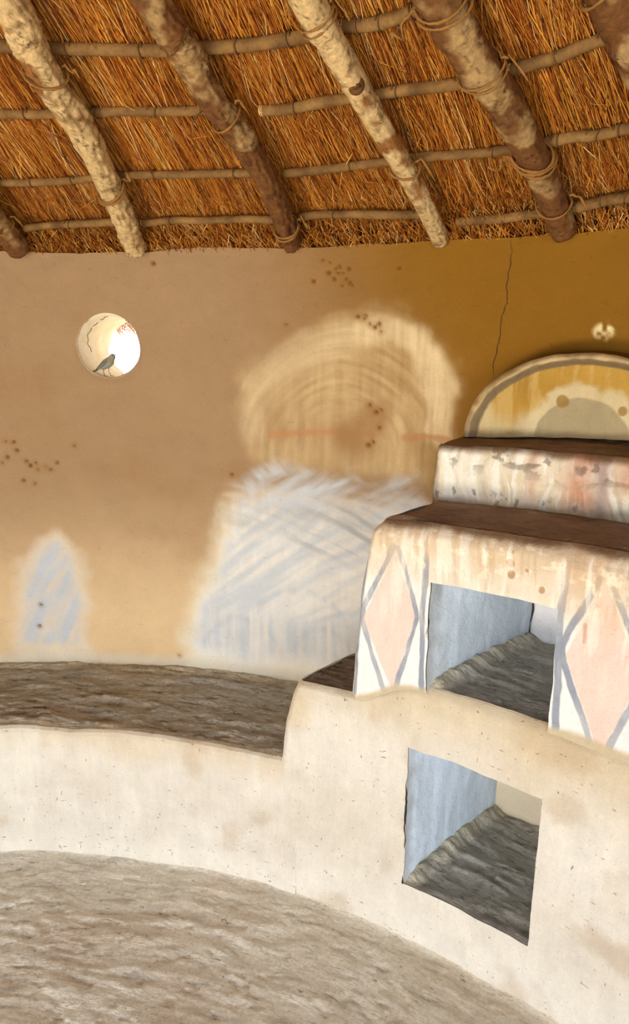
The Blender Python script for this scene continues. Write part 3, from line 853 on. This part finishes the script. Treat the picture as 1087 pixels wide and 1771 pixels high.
# second step
R2 = 2.462
def step_face(U, V):
    zb = 1.160 + 0.0028*(U-29); zt = 1.303 + 0.0016*(U-29)
    z = zb - 0.01 + V*(zt-zb+0.01)
    e = np.clip((V-0.86)/0.14, 0, 1)
    lf = np.clip((U-28.95)/0.5, 0, 1)
    th = U + 0.25*V*(1-np.clip((U-28.95)/2, 0, 1)) 
    return th, R2 + 0.014*e**2.5 + 0.016*(1-lf)**2, z
def step_paint(th, r, z):
    s = th*D2R*R2
    wx = s + 0.03*fbm(s*12, z*12, 71.0, 4); wz = z + 0.03*fbm(s*12, z*12, 75.0, 4)
    f1 = fbm(wx*22, wz*8, 4.0, 5); f2 = fbm(wx*10+3, wz*10, 7.0, 5); f3 = fbm(wx*60, wz*32, 9.0, 4)
    c = np.broadcast_to(lin(238, 230, 212), th.shape+(3,))
    c = mixc(c, lin(214, 190, 150), np.clip(0.4+f2*1.4, 0, 1)*0.7)
    c = mixc(c, lin(178, 166, 152), sst(0.05, 0.5, f1)*0.55*sst(-0.35, 0.1, f2))
    vst = fbm(wx*70, z*9, 91.0, 4)
    c = mixc(c, lin(190, 176, 156), sst(0.0, 0.4, vst)*0.55)
    c = mixc(c, lin(252, 250, 240), sst(0.1, 0.35, -vst)*0.6)
    red = np.clip(np.exp(-((th-37.2)/0.9)**2) + np.exp(-((th-40.0)/1.1)**2) + 0.6*np.exp(-((th-34.6)/0.3)**2), 0, 1)
    c = mixc(c, lin(196, 124, 92), red*sst(-0.25, 0.25, f2 + 4*(z-1.24))*0.75)
    c = mixc(c, lin(150, 128, 132), np.exp(-((th-38.2)/0.35)**2)*0.6)
    c = mixc(c, lin(90, 80, 84), sst(0.22, 0.36, f3)*sst(1.22, 1.19, z + 0.02*f2)*0.6)
    c = mixc(c, lin(120, 106, 94), sst(0.12, 0.3, fbm(wx*33, wz*45, 21, 5))*sst(1.22, 1.285, z)*0.7)
    c = mixc(c, lin(120, 86, 52), sst(1.278, 1.30, z - 0.0016*(th-29) + 0.012*f1)*0.85)
    c = mixc(c, lin(110, 90, 60), sst(0.02, 0.0, z-1.162-0.0028*(th-29) + 0.012*f2)*0.6)
    return c
surf('upper_step', lsp(28.95, 12, 29.5, 330, 42, 40, 44.6), np.linspace(0, 1, 80), step_face, M_LIME, shelf, step_paint, True)
def step_side(U, V):
    return 28.95 + 0.25*V + U*1.2, R2 + 0.014 + U*0.24, 1.15 + V*0.15
surf('upper_step_side', np.linspace(0, 1, 20), np.linspace(0, 1, 20), step_side, M_LIME, shelf, step_paint, False)
def step_side2(U, V):
    return 44.6 - 0.6*U, R2 + 0.003 + U*0.24, 1.14 + V*0.188
surf('upper_step_side', np.linspace(0, 1, 20), np.linspace(0, 1, 20), step_side2, M_LIME, shelf, step_paint, True)
def step_top(U, V):
    th = 29.3 + V*0.8 + U*(44.6-29.3-V*0.8)
    return th, R2 + 0.012 + V*0.21, 1.303 + 0.0016*(th-29) + 0.010*V + 0.014*V*np.clip((th-29)/8, 0, 1)
surf('upper_step_top', np.linspace(0, 1, 160), np.linspace(0, 1, 40), step_top, M_BROWN, shelf,
     lambda th, r, z: mixc(np.ones(th.shape+(3,)), (0.85, 0.75, 0.5), np.full(th.shape, 0.8)), True, None, lambda th, r, z: (0*z, smear(th, r, 0.004, 22, 3, 27)))

# arched back panel
AC, AW, AZ, AH, RA = 36.15, 6.35, 1.312, 0.214, 2.575
def arch_pt(U, V):
    """V 0..1 radius fraction, U 0..pi"""
    t = (AC + AW*V*np.cos(U))
    z = AZ + 0.0032*(t-30)*(1-V*np.sin(U)) + AH*V*np.sin(U)
    return t, z
def arch_face(U, V):
    t, z = arch_pt(U, np.clip(V, 0, 1))
    e = np.clip((V-0.95)/0.05, 0, 1)
    return t, RA - 0.010*sst(0.86, 0.92, V) + 0.012*e**2, z
def arch_paint_v(V, th, z):
    s = th*D2R*RA
    f = fbm(s*18, z*6, 2.0, 4); g2 = fbm(s*30, z*30, 5.0, 4); g1 = fbm(s*9, z*9, 8.0, 3)
    c = np.broadcast_to(lin(188, 148, 68), th.shape+(3,))
    c = mixc(c, lin(160, 118, 46), np.clip(0.3+g1*1.5, 0, 1)*0.6)
    c = mixc(c, lin(206, 174, 108), sst(0.05, 0.35, fbm(s*55, z*8, 95.0, 4))*0.6)
    c = mixc(c, lin(204, 186, 144), sst(0.10, 0.03, z-AZ-0.0 + 0.10*f)*0.75)
    q = [(36.17, 1.333)][0]
    di = np.hypot((th-q[0])*D2R*RA, (z-q[1])*1.15)
    c = mixc(c, lin(214, 198, 158), sst(0.150, 0.128, di + 0.02*g2)*0.8)
    c = mixc(c, lin(166, 150, 116), sst(0.110, 0.104, di + 0.004*g2)*0.9)
    c = mixc(c, lin(140, 118, 84), sst(0.02, 0.004, z-AZ-0.0032*(th-30) + 0.01*g2)*0.6)
    for px_, rad in (([(35.08, 1.416)][0], 0.017), ([(38.15, 1.401)][0], 0.012)):
        c = mixc(c, lin(150, 112, 46), sst(rad, rad*0.75, np.hypot((th-px_[0])*D2R*RA, z-px_[1]))*0.8)
    c = mixc(c, lin(116, 98, 76), sst(0.855, 0.87, V + 0.012*g2)*0.9)
    c = mixc(c, lin(206, 180, 130), sst(0.925, 0.94, V + 0.015*g2)*np.clip(0.85+g2, 0, 1))
    c = mixc(c, lin(120, 88, 44), sst(0.1, 0.4, g1+0.5*g2)*sst(0.93, 0.95, V)*0.6)
    return c
ua = np.linspace(math.pi, 0, 160); va = np.linspace(0, 1, 90)
_V = {}
def apaint(th, r, z):
    U, V = np.meshgrid(ua, va, indexing='ij')
    return arch_paint_v(V, th, z)
surf('arched_back_panel', ua, va, arch_face, M_LIME, shelf, apaint, False)
ur = np.linspace(math.pi, 0, 160); vr = np.linspace(0, 1, 16)
def arch_rim(U, V):
    t, z = arch_pt(U, 1.0 - 0*V)
    return t, RA + 0.002 + V*0.105, z + 0.0*V
surf('panel_edge', ur, vr, arch_rim, M_LIME, shelf,
     lambda th, r, z: mixc(np.broadcast_to(lin(150, 108, 50), th.shape+(3,)), lin(110, 78, 34), np.clip(0.5+fbm(th, r*20, z*20, 3), 0, 1)), False)

# ================================================================== ROOF TIMBERS
def on_cone(pts, off, n):
    """pts = (theta, r) control points"""
    p = spline(np.array([(a, b, 0) for a, b in pts]), n)
    return cone(p[:, 0], p[:, 1], off)
RAFT = [
    dict(p=[(0.55, 2.645), (0.58, 2.430), (1.82, 1.990)], rad=(0.033, 0.036), pale=0.25, tone=0),
    dict(p=[(8.25, 2.649), (8.76, 2.494), (9.26, 2.296), (9.34, 2.164), (9.42, 2.062), (9.52, 2.001)], rad=(0.030, 0.036), pale=0.85, tone=1),
    dict(p=[(18.45, 2.654), (18.95, 2.496), (18.68, 2.328), (18.00, 2.202), (17.75, 2.103), (17.44, 2.026)], rad=(0.026, 0.036), pale=0.42, tone=2),
    dict(p=[(27.36, 2.660), (27.24, 2.474), (26.50, 2.315), (25.96, 2.213), (25.72, 2.125), (25.38, 2.068)], rad=(0.021, 0.031), pale=0.80, tone=3),
    dict(p=[(34.03, 2.643), (33.58, 2.463), (33.09, 2.320), (32.41, 2.244), (31.81, 2.168), (31.44, 2.113)], rad=(0.029, 0.040), pale=0.40, tone=4),
    dict(p=[(39.56, 2.627), (39.21, 2.387), (38.70, 2.248), (38.31, 2.176)], rad=(0.030, 0.040), pale=0.35, tone=5),
    dict(p=[(47.5, 2.69), (46.5, 2.3), (45, 1.9)], rad=(0.03, 0.038), pale=0.4, tone=6),
]
RLAB = ['thick rafter pole at the lower left corner of the roof, mostly out of frame',
        'rafter pole with pale cracked peeling bark, nearest the round vent',
        'dark reddish rafter pole with rough flaking bark, second right of the vent',
        'slender smooth pale rafter pole with a round knot',
        'thick rafter pole, pale above and dark brown below, above the arched panel',
        'rafter pole cut by the top right corner of the view',
        'rafter pole beyond the right edge of the arched panel']
def bark_cols(V, seed, pale, tone):
    x, y, z = V[:, 0], V[:, 1], V[:, 2]
    a = fbm(x*14, y*14, z*14 + seed*7, 4); b = fbm(x*45, y*45, z*45 + seed*3, 3); c0 = fbm(x*5, y*5, z*5 + seed*11, 2)
    under = lin(146, 98, 50) if tone in (1, 3) else lin(116, 76, 40)
    c = np.broadcast_to(under, V.shape)
    c = mixc(c, lin(84, 48, 24), sst(0.0, 0.5, b)*0.7)
    m = sst(-0.12, 0.12, a + 0.6*c0 + (pale-0.5)*0.9)
    top = lin(214, 184, 132) if tone in (1, 3) else lin(176, 144, 96)
    c = mixc(c, top, m*0.9)
    c = mixc(c, lin(120, 84, 46), sst(0.12, 0.3, b)*m*0.6)
    v = np.abs(fbm(x*26, y*26, z*20 + seed, 3))
    c = mixc(c, lin(62, 40, 24), sst(0.035, 0.0, v)*0.75)
    return c
def make_rafter(i, d):
    pts = list(d['p'])
    # run on up towards the apex
    t1, r1 = pts[-1]; t0, r0 = pts[-2]
    k = (1.05-r1)/(r1-r0)
    pts.append((t1 + (t1-t0)*k*0.25, r1 + (r1-r0)*k*0.5)); pts.append((t1 + (t1-t0)*k*0.4, 1.05))
    m = 320
    off = -0.088
    path = on_cone(pts, off, m)
    kk = np.linspace(0, 1, m)
    path += np.stack([fbm(kk*7, i, 0, 2), fbm(kk*7, i+3, 0, 2), fbm(kk*7, i+6, 0, 2)], 1)*0.007
    n = 44
    base = d['rad'][0] + (d['rad'][1]-d['rad'][0])*kk
    ang = np.arange(n)*2*math.pi/n
    A, K = np.meshgrid(ang, kk*1.2)
    rough = 0.010 if d['tone'] in (1, 2) else 0.004
    rad = base[:, None]*(1 + 0.10*fbm(np.cos(A)*1.5, np.sin(A)*1.5, K*9 + i*5, 3)) + rough*np.maximum(0, fbm(np.cos(A)*3, np.sin(A)*3, K*30 + i, 4)) \
        - 0.45*rough*sst(0.05, 0.25, fbm(np.cos(A)*4+3, np.sin(A)*4, K*30 + i, 3))
    # shift up-cone base by the pole's own radius so it hangs under the battens
    root = empty('rafter', tuple(path[0]))
    tagged(root, RLAB[i], 'rafter', 'rafters of the thatched roof')
    V, F = tube(path, rad, n, False)
    V = np.concatenate([V, path[0] + (V[:n]-path[0])*0.02]); e0 = len(V)-n
    j = np.arange(n); k2 = (j+1) % n
    F = np.concatenate([F, np.stack([k2, j, e0+j, e0+k2], -1)])
    pole = mesh_obj('pole', V, F, M_BARK, root, bark_cols(V, i, d['pale'], d['tone']))
    return root, path, base
rafters = [make_rafter(i, d) for i, d in enumerate(RAFT)]
def bind(root, path, base, r_at, seed, turns=2.4, thick=0.0028):
    """twisted bark twine round a pole, one loose end"""
    rr = np.hypot(path[:, 0]-CX, path[:, 1]-CY)
    i = int(np.argmin(np.abs(rr-r_at))); i = min(max(i, 3), len(path)-4)
    T = path[i+2]-path[i-2]; T /= np.linalg.norm(T)
    B = np.cross(T, (0, 0, 1)); B /= np.linalg.norm(B); Nn = np.cross(B, T)
    g = np.random.default_rng(seed)
    m = int(turns*18); P = []
    tilt = g.uniform(-0.5, 0.5)
    for k in range(m):
        a = k/18*2*math.pi + g.uniform(-0.03, 0.03)
        rad = base[i]*1.13 + 0.003 + 0.0015*math.sin(k*0.9+seed)
        P.append(path[i] + B*math.cos(a)*rad + Nn*(math.sin(a)*rad) + T*((k/m-0.5)*0.028 + tilt*rad*math.cos(a)))
    last = P[-1]; out = last-path[i]; out /= np.linalg.norm(out)
    for k in range(1, 7):
        P.append(last + out*0.006*k + T*0.006*k*g.uniform(-1, 1) + np.array([0, 0, -0.0018*k*k*0.5]))
    P = np.array(P)
    tube_obj('bark_binding', P, thick*(0.9+0.3*np.sin(np.arange(len(P))*1.7)), M_ROPE, root, lin(150, 106, 54), 6)
ROWS_R = [2.565, 2.425, 2.258, 2.130]
for i, (root, path, base) in enumerate(rafters):
    for j, rr in enumerate(ROWS_R):
        if (i*3 + j) % 4 in (3, 1) and i != 4: continue
        bind(root, path, base, rr + 0.02*((i+j) % 3 - 1), i*10+j, 1.5 + 0.5*((i*7+j*3) % 4), 0.0022 + 0.0006*((i+j) % 3))
# the round knot on the slender pale rafter
root, path, base = rafters[3]
rr = np.hypot(path[:, 0]-CX, path[:, 1]-CY)
i = int(np.argmin(np.abs(rr-[(25.99, 2.230)][0][1])))
to_cam = np.array([0, 0, EYE])-path[i]; to_cam /= np.linalg.norm(to_cam)
kp = path[i] + to_cam*base[i]*0.80
tube_obj('knot', np.array([kp, kp+to_cam*0.006, kp+to_cam*0.011, kp+to_cam*0.0125, kp+to_cam*0.009]), np.array([0.017, 0.016, 0.012, 0.008, 0.004]), M_BARK, root, lin(110, 74, 38), 16)

# battens
BATT = [
  ([(2.97, 2.119), (6.76, 2.133), (11.60, 2.151), (16.54, 2.165), (20.47, 2.174), (25.06, 2.180)], 0.0125, 'batten pole of the topmost row, long left piece'),
  ([(25.91, 2.173), (27.98, 2.177), (30.22, 2.169), (32.09, 2.159), (34.76, 2.146)], 0.0115, 'batten pole of the topmost row, short piece between the pale rafters'),
  ([(0.28, 2.273), (4.30, 2.281), (10.41, 2.286), (16.43, 2.300), (17.21, 2.299)], 0.0105, 'batten pole of the second row from the top, left piece'),
  ([(19.82, 2.313), (21.44, 2.313), (24.78, 2.309), (27.90, 2.310), (31.35, 2.318), (32.25, 2.317)], 0.0115, 'batten pole of the second row from the top, middle piece with a pale cut end'),
  ([(33.07, 2.307), (34.93, 2.302), (36.73, 2.289), (38.30, 2.285), (40.78, 2.269)], 0.0110, 'batten pole of the second row from the top, right piece with a pale cut end'),
  ([(-2.66, 2.476), (1.63, 2.471), (6.03, 2.468), (9.66, 2.456), (17.40, 2.466), (18.28, 2.468)], 0.0095, 'thin batten pole of the third row, left piece'),
  ([(19.44, 2.477), (23.29, 2.471), (26.28, 2.468), (27.41, 2.466), (32.28, 2.477), (32.72, 2.475)], 0.0100, 'batten pole of the third row, middle piece'),
  ([(33.72, 2.468), (35.59, 2.467), (37.52, 2.464), (40.16, 2.453)], 0.0110, 'batten pole of the third row, right piece'),
  ([(1.34, 2.624), (4.04, 2.608), (7.12, 2.601), (8.44, 2.601)], 0.0105, 'batten pole of the lowest row beside the left corner rafter'),
  ([(9.20, 2.604), (13.13, 2.602), (17.71, 2.608), (18.55, 2.608)], 0.0100, 'batten pole of the lowest row with pale scars, right of the vent rafter'),
  ([(19.18, 2.607), (22.20, 2.606), (26.17, 2.621), (26.97, 2.625)], 0.0105, 'batten pole of the lowest row below the dark rafter'),
  ([(28.25, 2.653), (30.44, 2.652), (33.12, 2.646), (33.85, 2.642)], 0.0110, 'batten pole of the lowest row, piece between the two right rafters'),
  ([(34.23, 2.636), (35.69, 2.625), (36.93, 2.619), (39.71, 2.605)], 0.0120, 'batten pole of the lowest row at the right edge'),
]
for i, (p, rad, lab) in enumerate(BATT):
    m = 90
    p = list(p)
    if i in (1, 4, 7, 12): p.append((56.0, p[-1][1]))
    if i in (0, 2, 5): p.insert(0, (-14.0, p[0][1]))
    path = on_cone(p, -0.038 if i < 8 else -0.046, m)
    kk = np.linspace(0, 1, m)
    path[:, 2] += 0.004*fbm(kk*6, i*3.1, 0, 2)
    rr = rad*(1 + 0.10*fbm(kk*9, i, 0, 3))
    for q in range(3):
        c0 = random.random(); rr = rr*(1 + 0.22*np.exp(-((kk-c0)/0.006)**2))
    root = empty('batten', tuple(path[0]))
    tagged(root, lab, 'batten', 'battens of the thatched roof')
    def bc(V, i=i):
        b = fbm(V[:, 0]*30, V[:, 1]*30, V[:, 2]*30 + i, 3)
        return mixc(np.broadcast_to(lin(150, 114, 66), V.shape), lin(104, 74, 42), np.clip(0.5 + b, 0, 1))
    tube_obj('pole', path, rr, M_POLE, root, None, 14, bc)
    if i in (1, 3, 4, 9):
        e = path[0]; dd = path[0]-path[2]; dd /= np.linalg.norm(dd)
        tube_obj('cut_end', np.array([e-dd*0.004, e+dd*0.003, e+dd*0.006]), np.array([rad*1.02, rad*0.95, rad*0.55]), M_ROPE, root, lin(232, 190, 122), 12)
    # stitches of twine that hold the thatch down
    L_ = np.linalg.norm(np.diff(path, axis=0), axis=1).sum()
    ns = max(1, int(L_/0.15))
    for q in range(ns):
        k = int((q+0.5+random.uniform(-0.25, 0.25))/ns*(m-1)); k = min(max(k, 2), m-3)
        T = path[k+1]-path[k-1]; T /= np.linalg.norm(T)
        B = np.cross(T, (0, 0, 1)); B /= np.linalg.norm(B); Nn = np.cross(B, T)
        P = []
        sl = random.uniform(-0.008, 0.014)
        for a in np.linspace(0, 2*math.pi*1.45, 26):
            rad2 = rr[k] + 0.0022
            P.append(path[k] + B*math.cos(a)*rad2 + Nn*math.sin(a)*rad2 + T*(sl*a/4))
        dirn = random.choice((-1, 1))
        for h in range(1, 9):
            P.append(P[-1] + T*dirn*0.0045 + B*random.uniform(-0.001, 0.003) + np.array([0, 0, -0.0006*h]))
        tube_obj('twine_stitch', np.array(P), 0.0016, M_ROPE, root, lin(112, 78, 42), 5)

# ================================================================== BIRD in the vent
def bird():
    foot = hut(WIN_TH-0.35, R_WALL + 0.012, WIN_Z-WIN_R+0.004)
    root = empty('bird', tuple(foot))
    tagged(root, 'small grey bird standing on the sill of the round vent', 'bird')
    ex = hut(WIN_TH+1, R_WALL, 0)-hut(WIN_TH, R_WALL, 0); ex /= np.linalg.norm(ex)
    ey = np.cross((0, 0, 1), ex); ez = np.array([0, 0, 1.0])
    def Lc(x, z, y=0.0):
        x, z, y = x*1.28, z*1.28, y*1.28
        return foot + ex*x + ez*z + ey*y
    # body: one continuous tapered surface from tail root to crown
    spine = [(-0.0260, 0.0165), (-0.019, 0.0205), (-0.010, 0.0245), (0.000, 0.0300), (0.0085, 0.0360), (0.0135, 0.0425), (0.0165, 0.0470), (0.0185, 0.0500), (0.0205, 0.0520)]
    rads = [0.0018, 0.0052, 0.0092, 0.0118, 0.0112, 0.0078, 0.0070, 0.0060, 0.0012]
    m = 40
    sp = spline(np.array([(x, z, 0) for x, z in spine]), m); rads = [q*1.28 for q in rads]
    rd = np.interp(np.linspace(0, len(rads)-1, m), np.arange(len(rads)), rads)
    P = np.array([Lc(a, b) for a, b, _ in sp])
    def bc(V):
        h = (V-foot)@ez; x = (V-foot)@ex
        c = mixc(np.broadcast_to(lin(138, 138, 128), V.shape), lin(176, 168, 142), sst(0.0, 0.012, x - h + 0.022))
        return mixc(c, lin(150, 138, 104), sst(0.036, 0.044, h)*0.6)
    tube_obj('body', P, rd, M_BIRD, root, None, 20, bc)
    # tail: tapering flat-ish fan of three feathers
    for k, dy in enumerate((-0.0022, 0.0, 0.0022)):
        tube_obj('tail_feather', np.array([Lc(-0.018, 0.0195, dy*0.4), Lc(-0.030, 0.0130, dy), Lc(-0.042, 0.0085, dy*1.6)]), np.array([0.0022, 0.0024, 0.0014]), M_BIRD, root, lin(92, 66, 44), 8)
    for s in (-1, 1):
        wp = spline(np.array([Lc(0.006, 0.0365, s*0.0095), Lc(-0.004, 0.0300, s*0.0105), Lc(-0.014, 0.0235, s*0.0075), Lc(-0.026, 0.0175, s*0.0028)]), 16)
        tube_obj('wing', wp, np.interp(np.linspace(0, 1, 16), [0, 0.3, 0.7, 1], [0.0030, 0.0062, 0.0046, 0.0012]), M_BIRD, root, lin(112, 112, 104), 10)
        tube_obj('leg', np.array([Lc(-0.001 + s*0.004, 0.0215, s*0.004), Lc(-0.003 + s*0.005, 0.011, s*0.0045), Lc(0.001+s*0.006, 0.0005, s*0.005)]), np.array([0.0014, 0.0008, 0.0008]), M_BIRD, root, lin(62, 46, 40), 6)
        for t in (-0.4, 0, 0.4):
            tube_obj('toe', np.array([Lc(0.001+s*0.006, 0.0008, s*0.005), Lc(0.0065+s*0.006, 0.0006, s*0.005+t*0.006)]), np.array([0.0007, 0.0004]), M_BIRD, root, lin(62, 46, 40), 5)
        tube_obj('eye', np.array([Lc(0.0190, 0.0485, s*0.0045), Lc(0.0190, 0.0485, s*0.0062)]), np.array([0.0011, 0.0009]), M_BIRD, root, lin(15, 12, 10), 8)
    tube_obj('beak', np.array([Lc(0.0200, 0.0500), Lc(0.0235, 0.0512), Lc(0.0270, 0.0520)]), np.array([0.0020, 0.0013, 0.0003]), M_BIRD, root, lin(60, 52, 44), 8)
    return root
bird()
